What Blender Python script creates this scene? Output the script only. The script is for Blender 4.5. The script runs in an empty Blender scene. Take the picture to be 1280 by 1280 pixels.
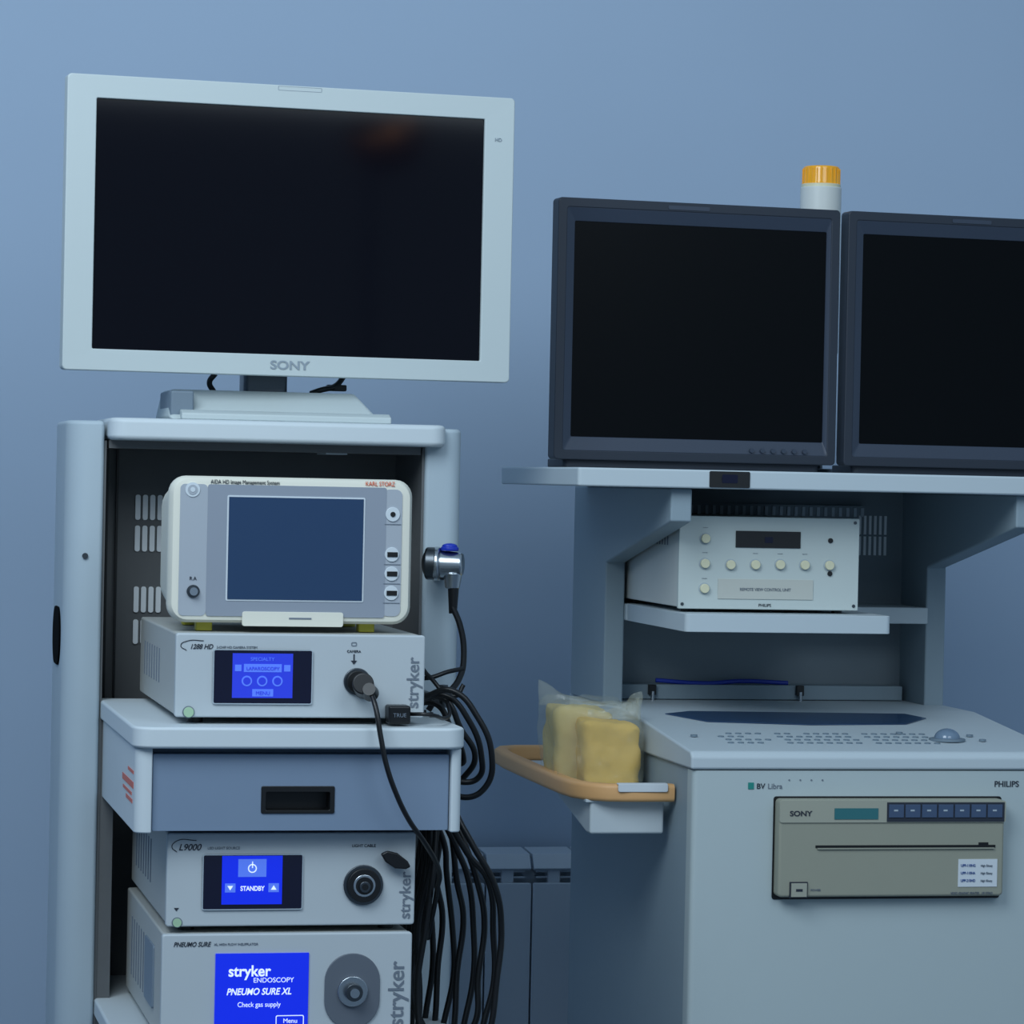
import bpy, bmesh, math, random
from mathutils import Matrix, Vector, noise
random.seed(4)
R=math.radians
scn=bpy.context.scene
scn.view_settings.view_transform='Standard'
scn.view_settings.look='None'

# ------------------------------------------------------------ materials
def lin(c):
    c/=255.
    return c/12.92 if c<=.04045 else ((c+.055)/1.055)**2.4
MATS={}
def mat(name,rgb,rough=.5,metal=0.,spec=.5,emit=None,estr=0.,noise=0.,nscale=30.,trans=0.,alpha=1.,bump=0.,coat=0.):
    if name in MATS: return MATS[name]
    m=bpy.data.materials.new(name); m.use_nodes=True
    nt=m.node_tree; b=nt.nodes['Principled BSDF']
    col=(lin(rgb[0]),lin(rgb[1]),lin(rgb[2]),1)
    b.inputs['Base Color'].default_value=col
    b.inputs['Roughness'].default_value=rough
    b.inputs['Metallic'].default_value=metal
    b.inputs['Specular IOR Level'].default_value=spec
    b.inputs['Transmission Weight'].default_value=trans
    b.inputs['Alpha'].default_value=alpha
    b.inputs['Coat Weight'].default_value=coat
    if emit:
        b.inputs['Emission Color'].default_value=(lin(emit[0]),lin(emit[1]),lin(emit[2]),1)
        b.inputs['Emission Strength'].default_value=estr
    tc=nt.nodes.new('ShaderNodeTexCoord')
    n=nt.nodes.new('ShaderNodeTexNoise'); n.inputs['Scale'].default_value=nscale; n.inputs['Detail'].default_value=4
    nt.links.new(tc.outputs['Object'],n.inputs['Vector'])
    if noise>0:
        r=nt.nodes.new('ShaderNodeMixRGB'); r.blend_type='MULTIPLY'; r.inputs[0].default_value=1
        mr=nt.nodes.new('ShaderNodeMapRange'); mr.inputs['To Min'].default_value=1-noise; mr.inputs['To Max'].default_value=1+noise
        nt.links.new(n.outputs['Fac'],mr.inputs['Value'])
        r.inputs[1].default_value=col
        nt.links.new(mr.outputs[0],r.inputs[2]); nt.links.new(r.outputs[0],b.inputs['Base Color'])
    if bump>0:
        bp=nt.nodes.new('ShaderNodeBump'); bp.inputs['Strength'].default_value=bump; bp.inputs['Distance'].default_value=.002
        nt.links.new(n.outputs['Fac'],bp.inputs['Height']); nt.links.new(bp.outputs[0],b.inputs['Normal'])
    MATS[name]=m; return m

WALL=mat('wall_paint',(164,183,204),.85,spec=.15,noise=.03,nscale=2.5,bump=.05)
FLOOR=mat('floor_vinyl',(95,110,125),.4,noise=.1,nscale=8)
CARTW=mat('cart_white',(200,209,213),.5,spec=.35,noise=.015)
CARTG=mat('cart_column_grey',(172,186,194),.55,spec=.35,noise=.015)
DRAWER=mat('drawer_blue_grey',(120,138,160),.55,spec=.35,noise=.02)
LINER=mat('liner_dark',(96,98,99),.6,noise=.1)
SLOT=mat('slot_light',(168,180,188),.5)
SLOTW=mat('slot_white',(240,244,246),.5)
BLACK=mat('black_plastic',(14,15,17),.4)
VOID=mat('black_matte',(5,5,6),.95,spec=.05)
RUB=mat('rubber_black',(10,11,14),.38)
BEZ=mat('bezel_white',(190,200,200),.5,spec=.35)
BEZT=mat('bezel_text',(140,152,162),.5)
SCR=mat('screen_black',(6,6,15),.065,spec=.22)
SCR2=mat('screen_matte',(5,7,10),.3,spec=.12)
DBEZ=mat('bezel_dark',(42,49,60),.45,spec=.35)
DBEZ2=mat('bezel_dark_inner',(55,64,79),.4,spec=.4)
DEV=mat('device_grey',(184,192,196),.5,spec=.35,noise=.01)
DEVS=mat('device_side',(180,182,178),.5,spec=.35,noise=.01)
CREAM=mat('cream_plastic',(222,220,206),.5,spec=.35)
IMG=mat('panel_grey',(140,148,160),.5)
IMG2=mat('panel_grey_light',(165,172,180),.5)
ISCR=mat('slate_screen',(40,64,96),.25,spec=.4)
LINE=mat('screen_edge',(205,213,218),.4)
NAVY=mat('navy_glass',(8,10,40),.15)
BLUE=mat('lcd_blue',(10,30,170),.3,emit=(15,45,235),estr=.62)
BLUEL=mat('lcd_light',(80,115,220),.3,emit=(90,125,240),estr=.4)
WTXT=mat('lcd_text',(220,230,250),.4,emit=(215,228,255),estr=.6)
TXT=mat('ink_dark',(35,42,55),.6)
TXTG=mat('ink_grey',(108,118,130),.6)
ORNG=mat('ink_orange',(225,100,60),.6)
RED=mat('ink_red',(205,110,95),.6)
YEL=mat('foot_yellow',(190,182,60),.5)
MET=mat('metal',(190,195,200),.25,metal=1.)
METD=mat('metal_dark',(90,95,100),.35,metal=1.)
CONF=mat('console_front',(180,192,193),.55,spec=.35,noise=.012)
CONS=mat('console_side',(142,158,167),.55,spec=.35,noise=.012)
SHELF=mat('console_shelf',(188,199,204),.5,spec=.35)
PRN=mat('printer_beige',(152,153,138),.5,spec=.35,noise=.02)
PRNL=mat('printer_beige_light',(162,163,148),.5)
PRNB=mat('printer_button',(66,84,112),.4)
PRND=mat('printer_display',(50,110,115),.3)
LABEL=mat('label_white',(212,218,222),.5)
KNOB=mat('knob_cream',(218,214,182),.4)
TAN=mat('rail_tan',(225,172,115),.5,noise=.03)
AMBER=mat('amber_lens',(240,168,8),.2,emit=(245,165,0),estr=.06,coat=.5)
BAGIN=mat('paper_yellow',(222,182,88),.8,noise=.22,nscale=22,bump=.5)
BAGIN2=mat('paper_cream',(208,186,122),.8,noise=.2,nscale=22,bump=.5)
BAG=mat('bag_plastic',(215,218,200),.12,alpha=.15,spec=.8)
FILM=mat('film_blue',(45,75,112),.2,noise=.3,nscale=14,coat=.5)
PEN=mat('strap_blue',(35,60,165),.5)
GREEN=mat('logo_green',(30,135,125),.5)
KEY=mat('key_grey',(112,128,140),.5)
BALL=mat('trackball',(110,130,150),.15,spec=.7)
RAD=mat('radiator_white',(188,198,208),.5)
BACKP=mat('console_back',(122,134,141),.55,noise=.03)
CHROME_B=mat('ring_blue',(25,50,170),.3)

# ------------------------------------------------------------ frames / primitives
CF=((-.256,3.95),R(12.4)); KF=((.4895,4.45),R(12)); SF=((-.323,4.42),R(17)); MF=((.264,4.75),R(17))
def frame(name,fr):
    e=bpy.data.objects.new(name,None); scn.collection.objects.link(e)
    e.location=(fr[0][0],fr[0][1],0); e.rotation_euler=(0,0,fr[1]); e.empty_display_size=.1
    return e
def finish(ob,par,m,bev=0,seg=3,smooth=True):
    me=ob.data
    if m: me.materials.append(m)
    if smooth:
        for p in me.polygons: p.use_smooth=True
        try: me.set_sharp_from_angle(angle=R(35))
        except Exception: pass
    if bev>0:
        b=ob.modifiers.new('bev','BEVEL'); b.width=bev; b.segments=seg; b.limit_method='ANGLE'; b.angle_limit=R(35); b.harden_normals=True
    ob.parent=par
    return ob
def obj(name,bm):
    bmesh.ops.recalc_face_normals(bm,faces=bm.faces)
    me=bpy.data.meshes.new(name); bm.to_mesh(me); bm.free()
    o=bpy.data.objects.new(name,me); scn.collection.objects.link(o); return o
def prism(par,name,pts,axis,lo,hi,m,bev=0,seg=3):
    bm=bmesh.new()
    def P(a,b,c):
        return {'z':(a,b,c),'v':(a,c,b),'u':(c,a,b)}[axis]
    A=[bm.verts.new(P(a,b,lo)) for a,b in pts]; B=[bm.verts.new(P(a,b,hi)) for a,b in pts]
    bm.faces.new(A); bm.faces.new(B)
    n=len(pts)
    for i in range(n): bm.faces.new((A[i],A[(i+1)%n],B[(i+1)%n],B[i]))
    return finish(obj(name,bm),par,m,bev,seg)
def box(par,name,u0,u1,v0,v1,z0,z1,m,bev=0,seg=3):
    return prism(par,name,[(u0,v0),(u1,v0),(u1,v1),(u0,v1)],'z',z0,z1,m,bev,seg)
def rr(x0,x1,y0,y1,r,n=6):
    """rounded rectangle; r scalar or 4 radii (x0y0,x1y0,x1y1,x0y1)"""
    if not isinstance(r,(list,tuple)): r=[r]*4
    cs=[(x0+r[0],y0+r[0],180,r[0]),(x1-r[1],y0+r[1],270,r[1]),(x1-r[2],y1-r[2],0,r[2]),(x0+r[3],y1-r[3],90,r[3])]
    out=[]
    for cx,cy,a0,q in cs:
        for i in range(n+1):
            a=R(a0+90*i/n); out.append((cx+q*math.cos(a),cy+q*math.sin(a)))
    return out
def ring(par,name,o,i,ro,ri,v0,v1,m,bev=.001,n=6,vin=None):
    """picture-frame ring in the (u,z) plane, depth v0..v1; o,i=(u0,u1,z0,z1)"""
    bm=bmesh.new(); po=rr(*o,ro,n); pi=rr(*i,ri,n)
    vi=v0 if vin is None else vin
    L=[[bm.verts.new((a,v0,b)) for a,b in po],[bm.verts.new((a,vi,b)) for a,b in pi],
       [bm.verts.new((a,v1,b)) for a,b in pi],[bm.verts.new((a,v1,b)) for a,b in po]]
    k=len(po)
    for q in range(4):
        A=L[q];B=L[(q+1)%4]
        for j in range(k): bm.faces.new((A[j],A[(j+1)%k],B[(j+1)%k],B[j]))
    return finish(obj(name,bm),par,m,bev)
def cyl(par,name,c,r,h,m,axis='v',r2=None,n=32,bev=0,rot=None):
    bm=bmesh.new()
    bmesh.ops.create_cone(bm,cap_ends=True,segments=n,radius1=r,radius2=r if r2 is None else r2,depth=h)
    M={'z':Matrix(),'v':Matrix.Rotation(R(90),4,'X'),'u':Matrix.Rotation(R(90),4,'Y')}[axis]
    if rot is not None: M=rot
    bmesh.ops.transform(bm,matrix=Matrix.Translation(c)@M,verts=bm.verts)
    return finish(obj(name,bm),par,m,bev)
def sph(par,name,c,r,m,sc=(1,1,1),n=24):
    bm=bmesh.new(); bmesh.ops.create_uvsphere(bm,u_segments=n,v_segments=n//2,radius=r)
    bmesh.ops.transform(bm,matrix=Matrix.Translation(c)@Matrix.Diagonal((*sc,1)),verts=bm.verts)
    return finish(obj(name,bm),par,m)
def tube(par,name,pts,r,m,cyc=False):
    cu=bpy.data.curves.new(name,'CURVE'); cu.dimensions='3D'; cu.bevel_depth=r; cu.bevel_resolution=4; cu.resolution_u=10; cu.use_fill_caps=True
    s=cu.splines.new('BEZIER'); s.bezier_points.add(len(pts)-1); s.use_cyclic_u=cyc
    for p,q in zip(s.bezier_points,pts):
        p.co=q; p.handle_left_type='AUTO'; p.handle_right_type='AUTO'
    cu.materials.append(m)
    o=bpy.data.objects.new(name,cu); scn.collection.objects.link(o); o.parent=par; return o
def text(par,name,s,u,v,z,size,m,align='LEFT',vert=False,bold=0.,sx=1.,shear=0.):
    cu=bpy.data.curves.new(name,'FONT'); cu.body=s; cu.size=size; cu.align_x=align; cu.extrude=.0003; cu.offset=bold*size; cu.shear=shear
    cu.materials.append(m)
    o=bpy.data.objects.new(name,cu); scn.collection.objects.link(o)
    if vert: M=Matrix(((0,-1,0,0),(0,0,-1,0),(1,0,0,0),(0,0,0,1)))
    else: M=Matrix.Rotation(R(90),4,'X')
    o.parent=par
    o.matrix_local=Matrix.Translation((u,v-.0006,z))@M@Matrix.Diagonal((sx,1,1,1))
    return o
class Face:
    """draws details on a device's front panel; panel units measured right/down from its top-left corner"""
    def __init__(s,par,u,z,k,v): s.p,s.u,s.z,s.k,s.v=par,u,z,k,v
    def U(s,x): return s.u+x*s.k
    def Z(s,y): return s.z-y*s.k
    def rect(s,name,x0,y0,x1,y1,m,h=.001,r=0,bev=0):
        if r: return prism(s.p,name,rr(s.U(x0),s.U(x1),s.Z(y1),s.Z(y0),r*s.k),'v',s.v-h,s.v+.001,m,bev)
        return box(s.p,name,s.U(x0),s.U(x1),s.v-h,s.v+.001,s.Z(y1),s.Z(y0),m,bev)
    def disc(s,name,x,y,r,m,h=.001,r2=None,bev=0): return cyl(s.p,name,(s.U(x),s.v-h/2,s.Z(y)),r*s.k,h,m,'v',r2=None if r2 is None else r2*s.k,bev=bev)
    def text(s,name,t,x,y,size,m,h=0.,**k): return text(s.p,name,t,s.U(x),s.v-h,s.Z(y),size*s.k,m,**k)

# ------------------------------------------------------------ room
WV=1.25
def single_box(name,fr,*a,**k):
    e=box(None,name,*a,**k); e.location=(fr[0][0],fr[0][1],0); e.rotation_euler=(0,0,fr[1]); return e
single_box('wall_back',KF,-3.2,3.2,WV,WV+.12,0,3.2,WALL)
single_box('wall_left',KF,-3.32,-3.2,-5.2,WV+.12,0,3.2,WALL)
single_box('floor',KF,-3.32,3.2,-5.2,WV+.12,-.1,0,FLOOR)
single_box('baseboard_back',KF,-3.2,3.2,WV-.015,WV,0,.09,mat('baseboard_grey',(130,150,165),.5))

# ------------------------------------------------------------ radiator
e=frame('radiator',KF)
u=-.70
while u<.12:
    prism(e,'section',rr(u,u+.079,.14,.635,.004),'v',WV-.115,WV-.105,RAD,.002)
    box(e,'section_core',u+.028,u+.05,WV-.105,WV-.03,.13,.675,RAD,.003)
    prism(e,'section_top',[(WV-.115,.660),(WV-.10,.684),(WV-.03,.688),(WV-.03,.678),(WV-.095,.674),(WV-.108,.656)],'u',u+.001,u+.078,RAD,.001)
    for k in range(2): box(e,'louver',u+.008,u+.071,WV-.1,WV-.06,.642+.01*k,.645+.01*k,RAD)
    u+=.082
for zz in (.17,.635): cyl(e,'manifold',(-.29,WV-.065,zz),.018,.82,RAD,'u')
for uu in (-.6,0.): box(e,'wall_bracket',uu,uu+.03,WV-.07,WV,.6,.63,RAD)

# ------------------------------------------------------------ endoscopy cart
e=frame('medical_equipment_cart',CF); cart=e
prism(e,'column_left',rr(-.258,-.207,.45,.66,[.034,.006,.008,.030],8),'z',.13,1.399,CARTG,.006)
prism(e,'column_right',rr(.237,.290,.45,.66,[.006,.022,.030,.008],8),'z',.13,1.399,CARTG,.006)
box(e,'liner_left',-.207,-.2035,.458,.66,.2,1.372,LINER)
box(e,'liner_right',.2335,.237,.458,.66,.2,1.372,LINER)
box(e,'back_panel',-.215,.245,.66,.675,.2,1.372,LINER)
for k in range(4):
    uu=-.143+k*.0105
    for z0,z1 in ((1.262,1.298),(1.217,1.254),(1.13,1.167),(1.085,1.12)):
        prism(e,'vent_slot',rr(uu,uu+.0072,z0,z1,.003,4),'v',.657,.661,SLOTW)
for k in range(3):
    box(e,'rib',-.199+k*.014,-.196+k*.014,.652,.66,.2,1.37,BLACK)
cyl(e,'screw',(-.2305,.4495,1.215),.004,.004,METD,'v')
prism(e,'side_handle_recess',rr(.492,.61,1.062,1.142,.038,10),'u',-.2605,-.255,VOID,.001)
prism(e,'top_shelf',rr(-.203,.262,.42,.67,[.022,.022,.01,.01]),'z',1.373,1.4035,CARTW,.007,4)
box(e,'under_shelf_shadow',-.20,.232,.46,.65,1.362,1.373,LINER)  # dark slab standing in for the shadow below the top shelf
box(e,'under_shelf_light_bar',.10,.13,.47,.55,1.360,1.366,CARTW)
prism(e,'tray_shelf',rr(-.205,.211,0,.5,[.024,.024,.004,.004]),'z',.992,1.0185,CARTW,.006,4)
prism(e,'drawer_cheek_left',rr(-.201,-.180,.012,.46,[.014,.002,.004,.004]),'z',.887,.992,CARTW,.004)
prism(e,'drawer_cheek_right',rr(.194,.208,.012,.46,[.002,.01,.004,.004]),'z',.887,.992,CARTW,.004)
box(e,'drawer_body',-.180,.194,.05,.46,.889,.992,DRAWER)
ring(e,'drawer_front',(-.179,.193,.889,.984),(-.043,.047,.9115,.9435),.002,.003,.02,.05,DRAWER,.0015)
box(e,'drawer_pull_pocket',-.044,.048,.046,.05,.911,.944,BLACK)
ring(e,'drawer_pull_rim',(-.044,.048,.9105,.9445),(-.038,.042,.9145,.937),.002,.002,.018,.046,BLACK,.001)
for i,(a,b,c,d) in enumerate([(.03,.10,.958,.962),(.03,.17,.940,.948),(.05,.16,.930,.934),(.04,.12,.921,.926)]):
    box(e,'side_sticker_line_%d'%i,-.2016,-.2005,a,b,c,d,RED)
prism(e,'lower_shelf',rr(-.206,.236,.02,.66,[.02,.02,.004,.004]),'z',.588,.612,CARTW,.005)
prism(e,'base_shelf',rr(-.258,.290,.0,.72,.03),'z',.10,.135,CARTG,.008)
for uu in (-.22,.245):
    for vv in (.06,.66):
        cyl(e,'caster_wheel',(uu,vv,.045),.045,.03,RUB,'u',bev=.004); box(e,'caster_fork',uu-.02,uu+.02,vv-.015,vv+.02,.045,.10,METD,.003)
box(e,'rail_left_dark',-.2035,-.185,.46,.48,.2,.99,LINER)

# ------------------------------------------------------------ wide monitor on stand
e=frame('widescreen_monitor',SF); wm=e
ring(e,'bezel',(-.303,.330,1.467,1.868),(-.2625,.2865,1.4965,1.8365),.006,.002,0,.025,BEZ,.002,vin=.0006)
box(e,'screen',-.265,.288,.006,.010,1.495,1.838,SCR)
box(e,'rear_housing',-.285,.315,.012,.050,1.475,1.86,BEZ,.004)
prism(e,'rear_bulge',rr(-.20,.22,1.52,1.82,.03),'v',.05,.085,BEZ,.01)
text(e,'badge','SONY',.012,0,1.4765,.0165,BEZT,align='CENTER',bold=.02,sx=1.25)
ring(e,'top_tally',(-.012,.05,1.8605,1.8665),(-.0112,.0492,1.8611,1.8659),.001,.001,-.0002,.001,BEZT,0)
text(e,'side_mark','HD',.306,0,1.806,.007,BEZT,align='CENTER')
e=frame('stand',CF)
bpy.context.view_layer.update()
e.parent=wm; e.matrix_parent_inverse=wm.matrix_world.inverted()
prism(e,'neck',rr(-.006,.056,.545,.60,.008),'z',1.43,1.60,METD,.002)
box(e,'mount_plate',-.03,.08,.535,.60,1.56,1.68,METD,.003)
prism(e,'base_foot',[(.44,1.4035),(.44,1.412),(.455,1.417),(.62,1.420),(.62,1.4035)],'u',-.104,.186,BEZ,.002)
bm=bmesh.new()
lo=[(-.120,.455),(.178,.455),(.178,.64),(-.120,.64)]; hi=[(-.112,.52),(.148,.52),(.140,.63),(-.112,.63)]
A=[bm.verts.new((a,b,1.4036)) for a,b in lo];B=[bm.verts.new((a,b,1.446)) for a,b in hi]
bm.faces.new(A);bm.faces.new(B)
for i in range(4): bm.faces.new((A[i],A[(i+1)%4],B[(i+1)%4],B[i]))
finish(obj('base_wedge',bm),e,BEZ,.006)
box(e,'base_side_block',-.117,-.085,.465,.60,1.4036,1.443,mat('stand_grey',(110,125,138),.5),.003)
tube(e,'power_lead',[(-.045,.56,1.47),(-.052,.565,1.458),(-.045,.57,1.445)],.004,RUB)
tube(e,'signal_lead',[(.14,.56,1.475),(.125,.55,1.458),(.10,.54,1.45),(.09,.55,1.446)],.004,RUB)
box(e,'plug',.112,.14,.545,.56,1.450,1.459,RUB,.002)

# ------------------------------------------------------------ image management unit
e=frame('image_management_monitor',CF)
bm=bmesh.new()
rings=[]
for v,dx,r in ((.30,.012,.03),(.14,.004,.026),(.118,0,.022),(.098,0,.022),(.091,.004,.020),(.09,.009,.016)):
    rings.append([bm.verts.new((a,v,b)) for a,b in rr(-.156+dx,.153-dx,1.143+dx*.9,1.327-dx*.9,r,6)])
bm.faces.new(rings[0]);bm.faces.new(rings[-1])
for A,B in zip(rings,rings[1:]):
    for j in range(len(A)): bm.faces.new((A[j],A[(j+1)%len(A)],B[(j+1)%len(A)],B[j]))
finish(obj('housing',bm),e,CREAM)
F=Face(e,-.157,1.327,.00102,.09)
F.rect('left_strip',13,10,47,172,IMG2,.0008,r=6)
F.rect('panel',47,10,270,172,IMG,.0015,r=3)
F.rect('right_strip',266,12,290,170,IMG2,.0012,r=8)
F.rect('screen_border',71,23,243,153,LINE,.0022,r=2)
F.rect('screen',73,25,241,151,ISCR,.003)
F.disc('logo_ring',28,17,9,LINE,.002); F.disc('logo_dot',28,17,6,IMG2,.0028); F.disc('logo_core',28,17,3,LINE,.0034)
F.disc('knob',31,142,8,METD,.003); F.disc('knob_cap',31,142,5,MET,.009)
F.text('knob_label','R.A',26,128,6,TXT,.001)
for k,y in enumerate((43,93,117,141)):
    F.disc('button_%d'%k,278,y,9,LINE,.003,bev=.0005)
    if k: F.rect('port_%d'%k,272,y-3,285,y+3,BLACK,.004)
    else: F.disc('key_mark',278,y,3.2,BLACK,.004)
    F.rect('divider_%d'%k,268,y+12,289,y+12.8,TXTG,.002)
F.rect('media_door',92,166,218,184,CREAM,.004,r=3,bev=.0005)
F.rect('media_door_mark',150,173,178,175,TXTG,.0046)
F.text('title','AIDA HD Image Management System',50,9,7.2,TXT,.0004,sx=.78)
F.text('maker','KARL STORZ',243,8,8,ORNG,.0004,sx=.8)
for uu in (-.118,.09):
    for vv in (.115,.26): prism(e,'foot',rr(uu,uu+.021,vv,vv+.02,.003),'z',1.1318,1.1445,YEL,.001)

# ------------------------------------------------------------ generic rack unit
def rack(name,u0,u1,z0,z1,v0,v1,fz):
    e=frame(name,CF)
    box(e,'chassis',u0+.002,u1-.002,v0+.006,v1,z0+.001,z1-.0005,DEVS,.003)
    prism(e,'front_panel',rr(u0,u1,z0,z1,.004),'v',v0,v0+.012,DEV,.0025)
    for uu in (u0+.03,u1-.03):
        for vv in (v0+.04,v1-.04): cyl(e,'foot',(uu,vv,z0-fz/2+.0005),.01,fz+.001,RUB,'z',n=16)
    for k in range(7): box(e,'side_vent',u0+.0012,u0+.003,v0+.2+k*.03,v0+.206+k*.03,z0+.03,z1-.03,TXTG)
    return e
# camera control unit
e=rack('camera_control_unit',-.150,.165,1.027,1.1315,.05,.5,.0085)
F=Face(e,-.150,1.1315,.00101,.05)
F.rect('display_glass',46,19,170,87,NAVY,.002,r=3)
ring(e,'display_trim',(F.U(46),F.U(170),F.Z(87),F.Z(19)),(F.U(47.3),F.U(168.7),F.Z(85.7),F.Z(20.3)),.003,.002,.0475,.051,SLOT,0)
CB=mat('lcd_blue_soft',(30,45,170),.3,emit=(45,65,225),estr=.5)
F.rect('lcd',70,24,145,79,CB,.003)
F.text('lcd_title','SPECIALTY',107,33,6.2,BLUEL,.003,align='CENTER')
F.rect('lcd_mode',84,37,131,47,BLUEL,.0035); F.text('lcd_mode_text','LAPAROSCOPY',107.5,44.5,6,CB,.0036,align='CENTER')
for x in (73,134): F.rect('lcd_arrow',x,38,x+8,46,BLUEL,.0035)
for x in (88,107,126): F.disc('lcd_icon',x,58,6.5,BLUEL,.0036)
for x in (88,107,126): F.disc('lcd_icon_core',x,58,4.6,CB,.0040)
F.rect('lcd_menu',95,68,121,77,BLUEL,.0035); F.text('lcd_menu_text','MENU',108,75,6.5,CB,.0036,align='CENTER')
F.text('model','1288 HD',17,19,8.4,TXT,bold=.01,shear=.3,sx=.9); F.text('model_sub','3-CHIP HD CAMERA SYSTEM',50,18,4,TXTG)
tube(e,'swoosh',[(F.U(13),.0495,F.Z(21)),(F.U(6),.0495,F.Z(15)),(F.U(14),.0495,F.Z(9.5)),(F.U(34),.0495,F.Z(9))],.0005,TXT)
F.rect('camera_arrow',221,24,222.5,33,TXT); prism(e,'camera_arrow_head',[(F.U(218),F.Z(32)),(F.U(225.5),F.Z(32)),(F.U(221.7),F.Z(37))],'v',.0492,.051,TXT)
F.text('camera_label','CAMERA',221.5,22,4.5,TXT,align='CENTER'); ring(e,'camera_icon',(F.U(218),F.U(225),F.Z(14),F.Z(9)),(F.U(219),F.U(224),F.Z(13),F.Z(10)),.0015,.001,.0493,.051,TXTG,0)
F.disc('power_ring',17,97,7.5,TXTG,.001); F.disc('power_button',17,97,6.3,mat('button_green',(165,195,162),.4),.004,bev=.0005)
F.disc('socket_ring',226,58,17,METD,.004,bev=.001); F.disc('socket',226,58,14,BLACK,.01,bev=.001)
cyl(e,'plug_body',(F.U(231),.028,F.Z(62)),.0135,.045,RUB,rot=Matrix.Rotation(R(78),4,'X')@Matrix.Rotation(R(-12),4,'Y'),bev=.002)
cyl(e,'plug_grip',(F.U(235),.006,F.Z(67)),.0105,.02,BLACK,rot=Matrix.Rotation(R(70),4,'X')@Matrix.Rotation(R(-15),4,'Y'),r2=.008)
F.rect('dongle',262,86,290,109,RUB,.028,bev=.003); F.text('dongle_text','TRUE',276,100,7,TXTG,.028,align='CENTER')
text(e,'maker','stryker',F.U(304),.05,F.Z(91),.0222,TXTG,vert=True,bold=.01)
tube(e,'camera_cable',[(F.U(236),.0,F.Z(70)),(.092,-.012,1.045),(.0975,-.020,1.01),(.105,-.022,.975),(.118,-.020,.94),(.137,-.012,.905),(.158,.0,.878),(.185,.04,.84),(.20,.12,.80),(.215,.25,.72)],.0033,RUB)
tube(e,'dongle_cable',[(F.U(290),.035,F.Z(97)),(.165,.02,1.034),(.19,.05,1.027),(.225,.2,1.04)],.0025,RUB)

# light source
e=rack('light_source',-.156,.158,.7665,.883,.05,.5,.0085)
F=Face(e,-.156,.883,.00101,.05)
F.rect('display_glass',44,26,169,95,NAVY,.002,r=3)
ring(e,'display_trim',(F.U(44),F.U(169),F.Z(95),F.Z(26)),(F.U(45.2),F.U(167.8),F.Z(93.8),F.Z(27.2)),.003,.002,.0475,.051,SLOT,0)
F.rect('lcd',68,28,143,88,BLUE,.003)
F.rect('lcd_power',88,32,123,54,BLUEL,.0034)
ring(e,'lcd_power_icon',(F.U(100),F.U(111),F.Z(49),F.Z(38)),(F.U(101.3),F.U(109.7),F.Z(47.7),F.Z(39.3)),.0055,.0042,.0462,.0475,WTXT,0)
F.rect('lcd_power_bar',105,35,106.2,43,WTXT,.0038)
F.text('lcd_text','STANDBY',106,71,8.2,WTXT,.003,align='CENTER',bold=.02,sx=.82)
for x in (72,126): F.rect('lcd_btn',x,62,x+13,73,BLUEL,.0034)
for x,s in ((78.5,1),(132.5,-1)): prism(e,'lcd_tri',[(F.U(x-3.5),F.Z(67.5-2.5*s)),(F.U(x+3.5),F.Z(67.5-2.5*s)),(F.U(x),F.Z(67.5+3*s))],'v',.0463,.0475,WTXT)
F.text('model','L9000',14,21,11,TXT,bold=.01,shear=.3); F.text('model_sub','LED LIGHT SOURCE',50,20,4.5,TXTG)
tube(e,'swoosh',[(F.U(12),.0495,F.Z(23)),(F.U(6),.0495,F.Z(17)),(F.U(12),.0495,F.Z(9.5)),(F.U(36),.0495,F.Z(9))],.0005,TXT)
F.text('cable_label','LIGHT CABLE',245,18,5,TXT,align='CENTER')
F.disc('port_flange',245,65,25,METD,.004,bev=.001); F.disc('port_ring',245,65,21,BLACK,.010,bev=.001); F.disc('port_metal',245,65,14,MET,.0115,bev=.001); F.disc('port_inner',245,65,11,BLACK,.0125); F.disc('port_core',245,66,7,METD,.0165,bev=.001); F.disc('port_hole',245,66,4,BLACK,.0172)
prism(e,'port_flap',[(F.U(264),F.Z(25)),(F.U(272),F.Z(21)),(F.U(285),F.Z(24)),(F.U(298),F.Z(34)),(F.U(302),F.Z(41)),(F.U(296),F.Z(44)),(F.U(282),F.Z(43)),(F.U(270),F.Z(35))],'v',.032,.040,RUB,.002)
box(e,'flap_hinge',F.U(278),F.U(286),.038,.052,F.Z(36),F.Z(28),RUB,.001)
F.disc('status_ring',14,110,6.5,TXTG,.001); F.disc('status_button',14,110,5.3,MATS['button_green'],.003)
prism(e,'status_arrow',[(F.U(10),F.Z(92)),(F.U(16),F.Z(92)),(F.U(13),F.Z(96))],'v',.0492,.051,TXT)
text(e,'maker','stryker',F.U(305),.05,F.Z(108),.0205,TXTG,vert=True,bold=.01)

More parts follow.
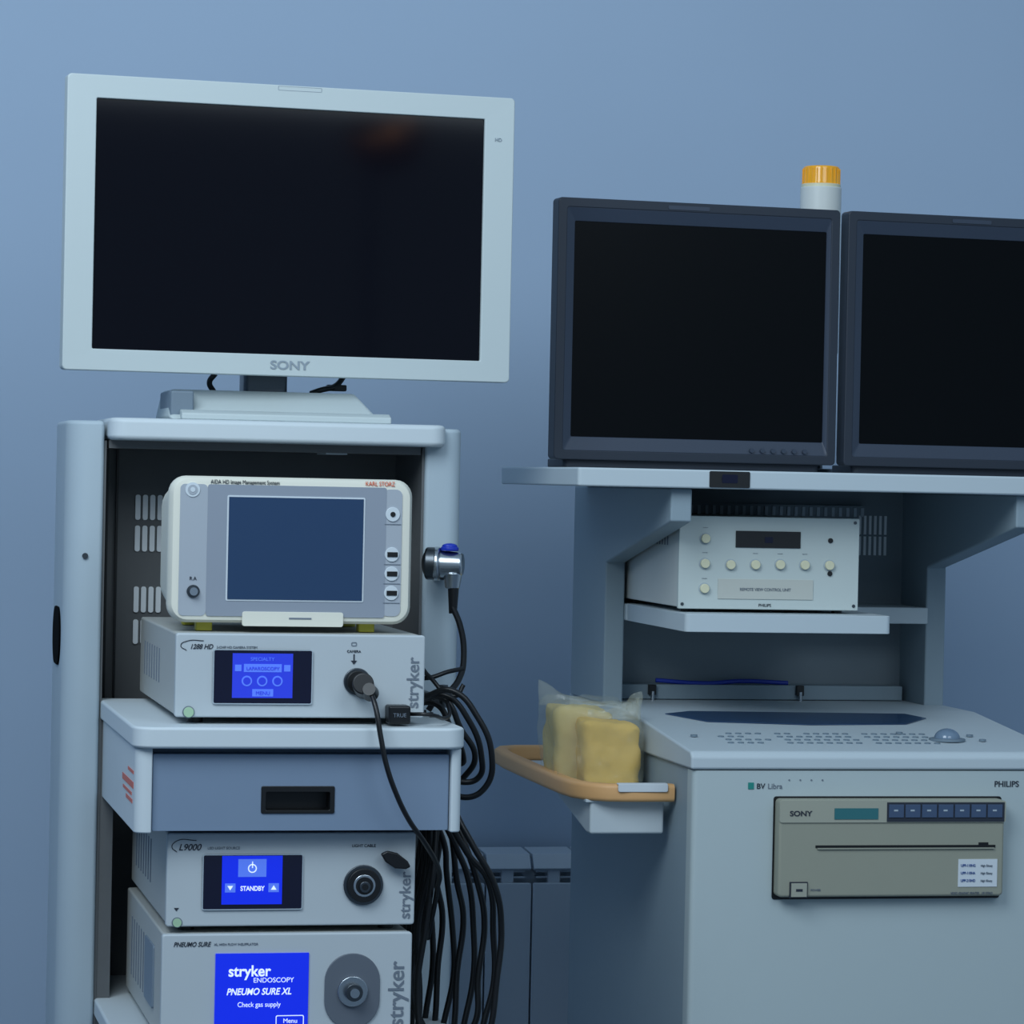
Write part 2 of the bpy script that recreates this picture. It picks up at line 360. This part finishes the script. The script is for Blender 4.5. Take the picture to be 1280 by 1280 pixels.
# insufflator
e=rack('gas_insufflator',-.161,.154,.620,.7585,.04,.5,.0085)
F=Face(e,-.161,.7585,.00101,.04)
F.rect('lcd',66,24,182,130,BLUE,.002)
F.text('lcd_brand','stryker',82,52,19,WTXT,.002,bold=.02,sx=.95)
F.text('lcd_brand2','ENDOSCOPY',113,60,8.5,WTXT,.002)
F.text('lcd_model','PNEUMO SURE XL',80,75,11.5,WTXT,.002,bold=.02,shear=.25,sx=.86)
F.text('lcd_msg','Check gas supply',94,90,8.6,WTXT,.002,sx=.9)
ring(e,'lcd_menu_box',(F.U(142),F.U(177),F.Z(114),F.Z(101)),(F.U(143),F.U(176),F.Z(113),F.Z(102)),.002,.0015,.0375,.039,WTXT,0)
F.text('lcd_menu','Menu',151,110.5,8,WTXT,.002)
F.text('model','PNEUMO SURE',14,15,8,TXT,bold=.01,shear=.3,sx=.85); F.text('model_sub','XL HIGH FLOW INSUFFLATOR',64,14,4,TXTG)
c=(F.U(237),F.Z(72))
prism(e,'outlet_plate',rr(c[0]-.035,c[0]+.035,c[1]-.047,c[1]+.047,.0345,10),'v',.037,.041,mat('outlet_grey',(95,102,112),.4),.001)
cyl(e,'outlet_flange',(c[0],.035,c[1]),.019,.006,MET,bev=.001); cyl(e,'outlet_nut',(c[0],.028,c[1]),.011,.014,METD,n=24,bev=.001); cyl(e,'outlet_tip',(c[0],.021,c[1]),.006,.008,MET)
text(e,'maker','stryker',F.U(302),.04,F.Z(118),.0285,TXTG,vert=True,bold=.01)
prism(e,'side_grille',rr(.14,.24,.65,.73,.004),'u',-.1615,-.158,mat('grille_grey',(120,135,150),.5))

# ------------------------------------------------------------ endoscope camera head + holder
e=frame('endoscope_camera_head',CF)
box(e,'holder_clip',.248,.268,.41,.452,1.19,1.225,METD,.003)
rz=Matrix.Rotation(R(70),4,'Z')@Matrix.Rotation(R(90),4,'X')
cyl(e,'coupler_back',(.240,.405,1.213),.0225,.018,METD,rot=rz,bev=.004)
cyl(e,'coupler_ring',(.247,.404,1.2125),.0235,.010,MET,rot=rz,bev=.003)
sph(e,'coupler_face',(.236,.402,1.213),.018,METD,(.6,1,1.1))
cyl(e,'head_body',(.266,.400,1.2125),.019,.034,MET,rot=rz,r2=.016,bev=.004)
cyl(e,'head_top_blue',(.263,.398,1.2335),.0125,.006,CHROME_B,'z',bev=.002)
sph(e,'head_button_blue',(.263,.398,1.237),.009,CHROME_B,(1.2,1,.5))
cyl(e,'neck',(.268,.398,1.190),.010,.022,MET,'z',r2=.0135,bev=.002)
cyl(e,'strain_relief',(.269,.396,1.165),.0055,.04,RUB,'z',r2=.008)
tube(e,'cable',[(.268,.396,1.155),(.274,.37,1.13),(.272,.33,1.09),(.264,.31,1.065),(.245,.29,1.045),(.225,.28,1.035),(.215,.28,1.02)],.0042,RUB)

# ------------------------------------------------------------ cable bundle
e=frame('cable_bundle',CF)
box(e,'hook_post',.222,.232,.24,.46,1.03,1.04,METD,.002)
cyl(e,'hook_end',(.227,.24,1.042),.006,.03,METD,'z')
def loop(n,pts,r=.0042): tube(e,'cable_%d'%n,pts,r,RUB)
loop(0,[(.17,.24,1.073),(.2,.235,1.066),(.235,.24,1.075),(.255,.25,1.078)],.003)
loop(1,[(.20,.25,1.078),(.205,.22,1.068),(.235,.20,1.045),(.246,.2,1.06)],.003)
for i,(d,tw) in enumerate(((0,0),(.009,.006),(.013,-.006),(.024,.008))):
    vv=.16+.022*i
    loop(10+i,[(.19,vv+.02,1.045-d*.5),(.222-d*.2,vv,1.055-d),(.256-d,vv-.01,1.02-d+tw),(.275-d,vv-.01,.972-d*.4),(.270-d+tw*.5,vv,.93+d),(.245-d,vv+.01,.915+d*1.4+tw),(.222,vv+.02,.928+d),(.205,vv+.02,.965)],.0040)
for i,(off,low,j) in enumerate(((0,.56,.003),(.006,.50,-.004),(.014,.60,.005),(.024,.54,-.003),(.034,.49,.005),(.044,.57,-.005),(.054,.52,.003),(.064,.55,-.004))):
    vv=.12+.020*i; ur=.286-off
    loop(20+i,[(.205+j,vv+.04,1.02),(.212,vv+.02,.95),(.220-off*.15+j,vv,.90),(.243-off*.35,vv-.01,.855+j*2),(ur-.012,vv-.01,.81-j),(ur,vv,.745+j*2),(ur-.002-j,vv,.68),(.274-off*.9,vv,.62),(.255-off*.7,vv+.01,low),(.222-off*.2,vv+.02,low-.035),(.195+j,vv+.02,low+.01),(.184-j,vv+.02,.66),(.187+off*.15+j,vv+.02,.75),(.199+off*.12,vv+.02,.83),(.207-j,vv+.03,.9),(.211,vv+.04,.97)],.0041)

# ------------------------------------------------------------ fluoroscopy workstation console
e=frame('fluoroscopy_workstation',KF)
UL,UR=-.238,.300
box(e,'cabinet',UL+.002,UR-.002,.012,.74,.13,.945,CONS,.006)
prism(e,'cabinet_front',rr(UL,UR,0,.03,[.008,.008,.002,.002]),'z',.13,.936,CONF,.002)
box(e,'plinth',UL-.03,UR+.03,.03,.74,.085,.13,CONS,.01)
for uu in (UL,UR):
    for vv in (.08,.68):
        cyl(e,'caster_wheel',(uu,vv,.042),.042,.03,RUB,'u',bev=.004); box(e,'caster_fork',uu-.018,uu+.018,vv-.01,vv+.02,.042,.09,METD,.002)
prism(e,'control_deck',[(-.004,.937),(-.004,.955),(.004,.962),(.36,.992),(.745,.992),(.745,.937)],'u',UL-.004,UR+.004,SHELF,.004)
def deckz(v): return .962+(min(v,.36)-.004)*(.030/.356)
cols=22
for r_ in range(4):
    for c_ in range(cols):
        if random.random()<.08: continue
        uu=-.165+c_*.0145+(r_%2)*.004; vv=.07+r_*.026
        if c_ in (5,14) : continue
        cyl(e,'key',(uu,vv,deckz(vv)+.0006),.0045,.002,KEY,'z',n=10)
cyl(e,'trackball_ring',(.165,.10,deckz(.10)+.001),.026,.004,KEY,'z',bev=.001)
sph(e,'trackball',(.165,.10,deckz(.10)+.002),.019,BALL,(1,1,.8))
for uu,vv in ((.21,.13),(.215,.09),(.11,.15),(-.205,.12)): cyl(e,'knob',(uu,vv,deckz(vv)+.002),.005,.003,KEY,'z',n=16)
# x-ray film lying on the deck
bm=bmesh.new()
fp=[(-.195,.32),(-.15,.25),(.0,.225),(.15,.235),(.20,.29),(.18,.33),(-.15,.345)]
A=[bm.verts.new((a,b,deckz(b)+.0008)) for a,b in fp];B=[bm.verts.new((a,b,deckz(b)+.0016)) for a,b in fp]
bm.faces.new(A);bm.faces.new(B)
for i in range(len(fp)): bm.faces.new((A[i],A[(i+1)%len(fp)],B[(i+1)%len(fp)],B[i]))
finish(obj('film_sheet',bm),e,FILM)
prof=[(.72,.99),(.5,.99),(.5,1.207),(.12,1.276),(.12,1.323),(.72,1.323)]
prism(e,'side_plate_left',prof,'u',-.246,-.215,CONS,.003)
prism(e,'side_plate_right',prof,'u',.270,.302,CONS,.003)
box(e,'back_panel',-.215,.270,.62,.64,.99,1.323,BACKP)
box(e,'comb_rail',-.215,.20,.60,.62,1.285,1.30,BACKP)
for k in range(34): box(e,'comb_slot',-.21+k*.0122,-.205+k*.0122,.598,.60,1.283,1.297,SLOT)
for k in range(6):
    for z0,z1 in ((1.255,1.285),(1.222,1.252)): box(e,'vent',.196+k*.0085,.200+k*.0085,.618,.62,z0,z1,SLOTW)
box(e,'lower_bar',-.20,.262,.58,.62,.993,1.016,CONS,.002)
for uu in (-.155,.085):
    box(e,'clip',uu,uu+.012,.572,.582,1.0,1.016,BLACK,.001); cyl(e,'clip_pin',(uu+.006,.572,.999),.003,.014,MET,'z',n=12)
tube(e,'blue_strap',[(-.14,.59,1.022),(-.06,.585,1.018),(.0,.59,1.0215),(.075,.59,1.019)],.0035,PEN)
prism(e,'mid_shelf_front',rr(-.213,.094,.15,.5,[.008,.008,.001,.001]),'z',1.119,1.145,SHELF,.003)
box(e,'mid_shelf_rear',-.215,.270,.49,.62,1.119,1.1445,SHELF,.002)
prism(e,'top_shelf',rr(-.386,.565,.10,.64,[.006,.006,.02,.02]),'z',1.3235,1.350,SHELF,.003)
prism(e,'sensor_window',rr(-.196,-.137,1.3255,1.3485,.002),'v',.0985,.102,BLACK)
prism(e,'sensor_eye',rr(-.178,-.155,1.332,1.344,.002),'v',.0978,.102,NAVY)
box(e,'badge_green',-.159,-.151,-.0012,.001,.910,.919,GREEN)
text(e,'badge','BV',-.147,0,.9105,.0105,TXT,bold=.01); text(e,'badge2','Libra',-.131,0,.9105,.0105,TXTG)
text(e,'maker','PHILIPS',.200,0,.9135,.0115,TXT,bold=.01)
for k in range(4): cyl(e,'led',(-.10+k*.016,-.0005,.9225),.0012,.001,TXTG,n=8)
ring(e,'printer_gap_shadow',(-.122,.211,.757,.900),(-.117,.206,.763,.895),.004,.004,-.001,.002,BLACK,0)  # black ring paints the shadow in the gap around the printer
prism(e,'printer_body',rr(-.1195,.2085,.7625,.8975,.006),'v',-.022,.02,PRN,.004)
F=Face(e,-.1195,.8975,.00117,-.022)
F.rect('printer_top_lip',0,1,281,27,PRNL,.002,r=3)
F.rect('printer_display',67,10,121,23,PRND,.003)
F.rect('printer_keys_bed',132,3,279,26,TXT,.003)
for k in range(7):
    F.rect('printer_key_%d'%k,134+k*20.6,5.5,152.5+k*20.6,21,PRNB,.0045,bev=.0005); F.rect('printer_key_mark_%d'%k,140+k*20.6,11.5,145+k*20.6,13.5,SLOT,.0049)
F.text('printer_brand','SONY',12,19,8.5,TXT,.002,bold=.02,sx=1.2)
F.rect('printer_slot',45,54,269,57,BLACK,.001); F.rect('printer_slot_lip',47,57,267,58.5,PRN,.003)
F.rect('printer_slot_notch',248,51,260,54,BLACK,.0012)
F.rect('printer_label',223,71,272,104,LABEL,.001)
IB=mat('ink_blue',(40,80,150),.6)
for k in range(3):
    F.text('printer_label_a%d'%k,('UPP-110HG','UPP-110HA','UPP-210HD')[k],226,80+k*9,4.6,IB,.001,sx=.8); F.text('printer_label_b%d'%k,'High Glossy',251,80+k*9,3.8,TXTG,.001,sx=.8)
F.rect('printer_power_rim',14,97,36,116,TXT,.002); F.rect('printer_power',15.5,98.5,34.5,114.5,PRNL,.005,bev=.0005); F.rect('printer_power_mark',21,105,29,108,TXT,.0054)
F.text('printer_power_label','POWER',40,108,3.6,TXTG); F.text('printer_model','VIDEO GRAPHIC PRINTER   UP-970AD',214,113,4.2,TXTG,sx=.75)

# ------------------------------------------------------------ white generator box
e=frame('electronic_control_box',KF)
box(e,'chassis',-.209,.058,.206,.57,1.152,1.283,mat('box_white',(205,208,203),.5),.002)
prism(e,'front_panel',rr(-.211,.060,1.150,1.284,.002),'v',.2,.208,mat('box_face',(192,201,198),.5,spec=.35),.0015)
for uu in (-.19,.04):
    for vv in (.24,.54): cyl(e,'foot',(uu,vv,1.1478),.008,.0060,RUB,'z',n=12)
F=Face(e,-.211,1.284,.00120,.2)
F.rect('display',70,17,151,37,BLACK,.002,bev=.0003); F.rect('display_digit',106,24,116,31,NAVY,.0025)
for x,y in ((32,27),(32,57),(32,87),(64,58),(95,57.5),(126,57),(157,57),(188,57)):
    F.disc('knob_base',x,y,7.0,SLOT,.001); F.disc('knob',x,y,5.6,KNOB,.006,bev=.001)
for x,y in ((189,27),(189,67)): F.disc('jack',x,y,3,BLACK,.002)
F.rect('name_plate',49,75,168,99,mat('plate',(190,192,184),.5),.0015); F.text('name_text','REMOTE VIEW CONTROL UNIT',108,89,5.0,TXTG,.0015,align='CENTER',sx=.9)
F.text('under_text','PHILIPS',108,108,5,TXT,align='CENTER')
for x,y in ((32,15),(32,45),(95,45),(126,45),(157,45),(32,76)): F.text('tick','----',x,y,5,TXTG,align='CENTER')
for x,y in ((5,5),(220,5),(5,106),(220,106)): F.disc('screw',x,y,2,METD,.001)
for k in range(18): box(e,'side_vent',-.2095,-.208,.27+k*.015,.276+k*.015,1.24,1.27,TXTG)

# ------------------------------------------------------------ twin dark monitors
def dmon(u0):
    e=frame('display_monitor',MF); u1=u0+.445
    ring(e,'bezel_outer',(u0,u1,1.362,1.746),(u0+.014,u1-.014,1.376,1.732),.006,.004,0,.03,DBEZ,.002)
    ring(e,'bezel_inner',(u0+.0135,u1-.0135,1.3755,1.7325),(u0+.028,u1-.0185,1.396,1.7125),.004,.002,.001,.03,DBEZ2,.001,vin=.008)
    box(e,'screen',u0+.025,u1-.014,.0095,.0125,1.39,1.716,SCR2)
    prism(e,'rear_housing',rr(u0+.012,u1-.012,1.37,1.738,.008),'v',.02,.06,DBEZ,.003)
    bm=bmesh.new()
    A=[bm.verts.new((a,.06,b)) for a,b in rr(u0+.03,u1-.03,1.39,1.72,.02)];B=[bm.verts.new((a,.11,b)) for a,b in rr(u0+.10,u1-.10,1.44,1.66,.02)]
    bm.faces.new(A);bm.faces.new(B)
    for i in range(len(A)): bm.faces.new((A[i],A[(i+1)%len(A)],B[(i+1)%len(A)],B[i]))
    finish(obj('rear_taper',bm),e,DBEZ,.002)
    prism(e,'foot',rr(u0+.02,u1-.02,.012,.10,.01),'z',1.3505,1.363,DBEZ,.002)
    for k in range(6): cyl(e,'button_%d'%k,(u1-.135+k*.017,-.0005,1.382-.0005),.0035,.003,DBEZ2,n=12)
    prism(e,'ir_window',rr(u0+.17,u0+.235,1.735,1.741,.002),'v',-.001,.001,DBEZ2)
    return e
dmon(-.214); dmon(.2445)

# ------------------------------------------------------------ beacon lamp
e=frame('warning_beacon',KF)
bc=(.112,.59)
cyl(e,'pole',(*bc,1.45),.012,.2,METD,'z'); cyl(e,'pole_foot',(*bc,1.354),.03,.008,METD,'z',bev=.002)
cyl(e,'white_body',(*bc,1.67),.0325,.262,mat('beacon_white',(208,212,208),.4),'z',bev=.002)
cyl(e,'collar',(*bc,1.802),.031,.008,KNOB,'z',bev=.001)
cyl(e,'amber_lens',(*bc,1.819),.0295,.030,AMBER,'z',r2=.0285,bev=.003)
for k in range(24):
    a=k*math.tau/24; box(e,'lens_rib',bc[0]+.0292*math.cos(a)-.0008,bc[0]+.0292*math.cos(a)+.0008,bc[1]+.0292*math.sin(a)-.0008,bc[1]+.0292*math.sin(a)+.0008,1.806,1.830,AMBER)

# ------------------------------------------------------------ side tray with tan bumper rail
e=frame('side_utility_tray',KF)
bm=bmesh.new()
path=[(-.240,.10),(-.30,.098),(-.33,.102),(-.352,.118),(-.366,.15),(-.371,.20),(-.372,.30),(-.372,.45),(-.371,.60),(-.366,.68),(-.352,.72),(-.33,.735),(-.25,.738)]
sec=rr(-.011,.011,-.0125,.0125,.006,4)
prev=None
for i,(a,b) in enumerate(path):
    p0=Vector(path[max(i-1,0)]);p1=Vector(path[min(i+1,len(path)-1)]);t=(p1-p0).normalized();n=Vector((-t.y,t.x))
    cur=[bm.verts.new((a+n.x*s,b+n.y*s,.895+z)) for s,z in sec]
    if prev:
        for j in range(len(sec)): bm.faces.new((prev[j],prev[(j+1)%len(sec)],cur[(j+1)%len(sec)],cur[j]))
    else: bm.faces.new(cur)
    prev=cur
bm.faces.new(prev)
finish(obj('bumper_rail',bm),e,TAN)
prism(e,'tray_pan',[(.115,.835),(.115,.885),(.70,.885),(.70,.872),(.34,.872),(.14,.835)],'u',-.355,-.2475,CARTW,.004)
box(e,'tray_floor',-.362,-.2475,.112,.72,.880,.8845,CARTW,.001)
prism(e,'tray_label',rr(-.322,-.250,.086,.10,.004),'z',.9065,.909,LABEL,.001)
prism(e,'tray_label_front',rr(-.322,-.250,.897,.909,.003),'v',.0855,.0885,LABEL,.001)

# bag with folded yellow pads
e=frame('plastic_bag_of_pads',KF)
def pad(name,u0,u1,v0,v1,z0,z1,m,amp,seed,r=.012,tilt=0.,slope=0.):
    bm=bmesh.new(); bmesh.ops.create_cube(bm,size=2); bmesh.ops.subdivide_edges(bm,edges=bm.edges,cuts=18,use_grid_fill=True)
    c=Vector(((u0+u1)/2,(v0+v1)/2,(z0+z1)/2)); h=Vector(((u1-u0)/2,(v1-v0)/2,(z1-z0)/2))
    for v in bm.verts:
        p=Vector((v.co.x*h.x,v.co.y*h.y,v.co.z*h.z))
        q=Vector([max(-h[i]+r,min(h[i]-r,p[i])) for i in range(3)])
        d=p-q
        if d.length>0: p=q+d.normalized()*min(d.length,r)
        nn=noise.noise_vector(p*28+Vector((seed,0,0)))*amp+noise.noise_vector(p*75+Vector((seed,5,0)))*amp*.5
        p=p+nn; p.x+=tilt*p.z
        if p.z>0: p.z+=slope*p.x*p.z/h.z
        v.co=c+p
    return finish(obj(name,bm),e,m)
pad('pad_stack_rear',-.368,-.280,.285,.375,.886,1.000,BAGIN2,.004,2,r=.012,slope=-.12)
pad('pad_block_front',-.338,-.254,.225,.30,.886,.984,BAGIN,.0045,7,r=.012,tilt=-.05,slope=-.1)
pad('bag_film',-.374,-.250,.218,.385,.885,1.010,BAG,.007,9,r=.016,tilt=-.05)
def crest(name,pts,th=.0006):
    bm=bmesh.new(); N=30; rows=7
    (a0,b0),(a1,b1)=pts[0][:2],pts[1][:2]
    V=[]
    for j in range(rows):
        row=[]
        for i in range(N+1):
            t=i/N; k=j/(rows-1)
            hgt=pts[2]*(pts[5][0]*(1-t)**2+pts[5][1]*2*t*(1-t)+pts[5][2]*t*t+.15*noise.noise(Vector((t*5,pts[3],0))))
            w=noise.noise(Vector((t*6,k*2,pts[3])))*.008*k
            row.append(bm.verts.new((a0+(a1-a0)*t+w,b0+(b1-b0)*t+w*.7,pts[4]+hgt*k)))
        V.append(row)
    for j in range(rows-1):
        for i in range(N): bm.faces.new((V[j][i],V[j][i+1],V[j+1][i+1],V[j+1][i]))
    o=finish(obj(name,bm),e,BAG); s=o.modifiers.new('s','SOLIDIFY'); s.thickness=th
crest('bag_crest_rear',[(-.375,.37),(-.262,.34),.030,1.3,.998,(1.2,.1,.2)])
crest('bag_crest_front',[(-.330,.29),(-.250,.25),.038,4.7,.985,(.3,.2,1.1)])
crest('bag_flap_side',[(-.256,.24),(-.252,.36),.040,8.1,.985,(.9,.5,.2)])

# ------------------------------------------------------------ examination lamp standing across the room (seen only as a reflection)
e=frame('examination_lamp',((2.45,.2),R(0)))
WARM=mat('lamp_warm',(255,190,120),.4,emit=(255,172,100),estr=4.)
cyl(e,'base',(0,-.1,.02),.2,.04,METD,'z',bev=.008); cyl(e,'pole',(0,-.1,1.2),.015,2.36,MET,'z')
M=Vector((-.525,.851,-.108)).to_track_quat('Z','Y').to_matrix().to_4x4()
cyl(e,'lamp_head',(0.02,-.045,2.36),.12,.08,METD,rot=M,bev=.01)
for k,(a,b,r) in enumerate(((-.06,.03,.016),(-.015,.0,.022),(.035,-.022,.014),(.085,-.03,.008))):
    p=Vector((0.02,-.045,2.36))+M.to_3x3()@Vector((a,b,.043)); cyl(e,'bulb_%d'%k,p,r,.01,WARM,rot=M)

# ------------------------------------------------------------ lights
def area(name,loc,tgt,size,pw,col,sy=None):
    l=bpy.data.lights.new(name,'AREA'); l.energy=pw; l.color=col; l.size=size
    if sy: l.shape='RECTANGLE'; l.size_y=sy
    o=bpy.data.objects.new(name,l); scn.collection.objects.link(o); o.location=loc
    o.rotation_euler=(Vector(tgt)-Vector(loc)).to_track_quat('-Z','Y').to_euler(); return o
area('ceiling_lamp',(-1.0,2.2,3.0),(-.2,5.2,1.9),1.6,62,(.78,.905,1.0))
area('ceiling_lamp.001',(1.5,1.6,3.0),(.8,5.2,1.7),1.6,28,(.77,.9,1.0))
w=bpy.data.worlds.new('world'); scn.world=w; w.use_nodes=True
bg=w.node_tree.nodes['Background']; bg.inputs[0].default_value=(.42,.615,.84,1); bg.inputs[1].default_value=.46

# ------------------------------------------------------------ camera
cd=bpy.data.cameras.new('camera'); cam=bpy.data.objects.new('camera',cd); scn.collection.objects.link(cam)
cd.sensor_width=36; cd.sensor_fit='HORIZONTAL'; cd.lens=112.5; cd.clip_end=50
pitch=math.atan(-40/4000.)
cam.matrix_world=Matrix.Translation((0,0,1.33))@Matrix.Rotation(R(90)+pitch,4,'X')@Matrix.Rotation(R(1.2),4,'Z')
scn.camera=cam
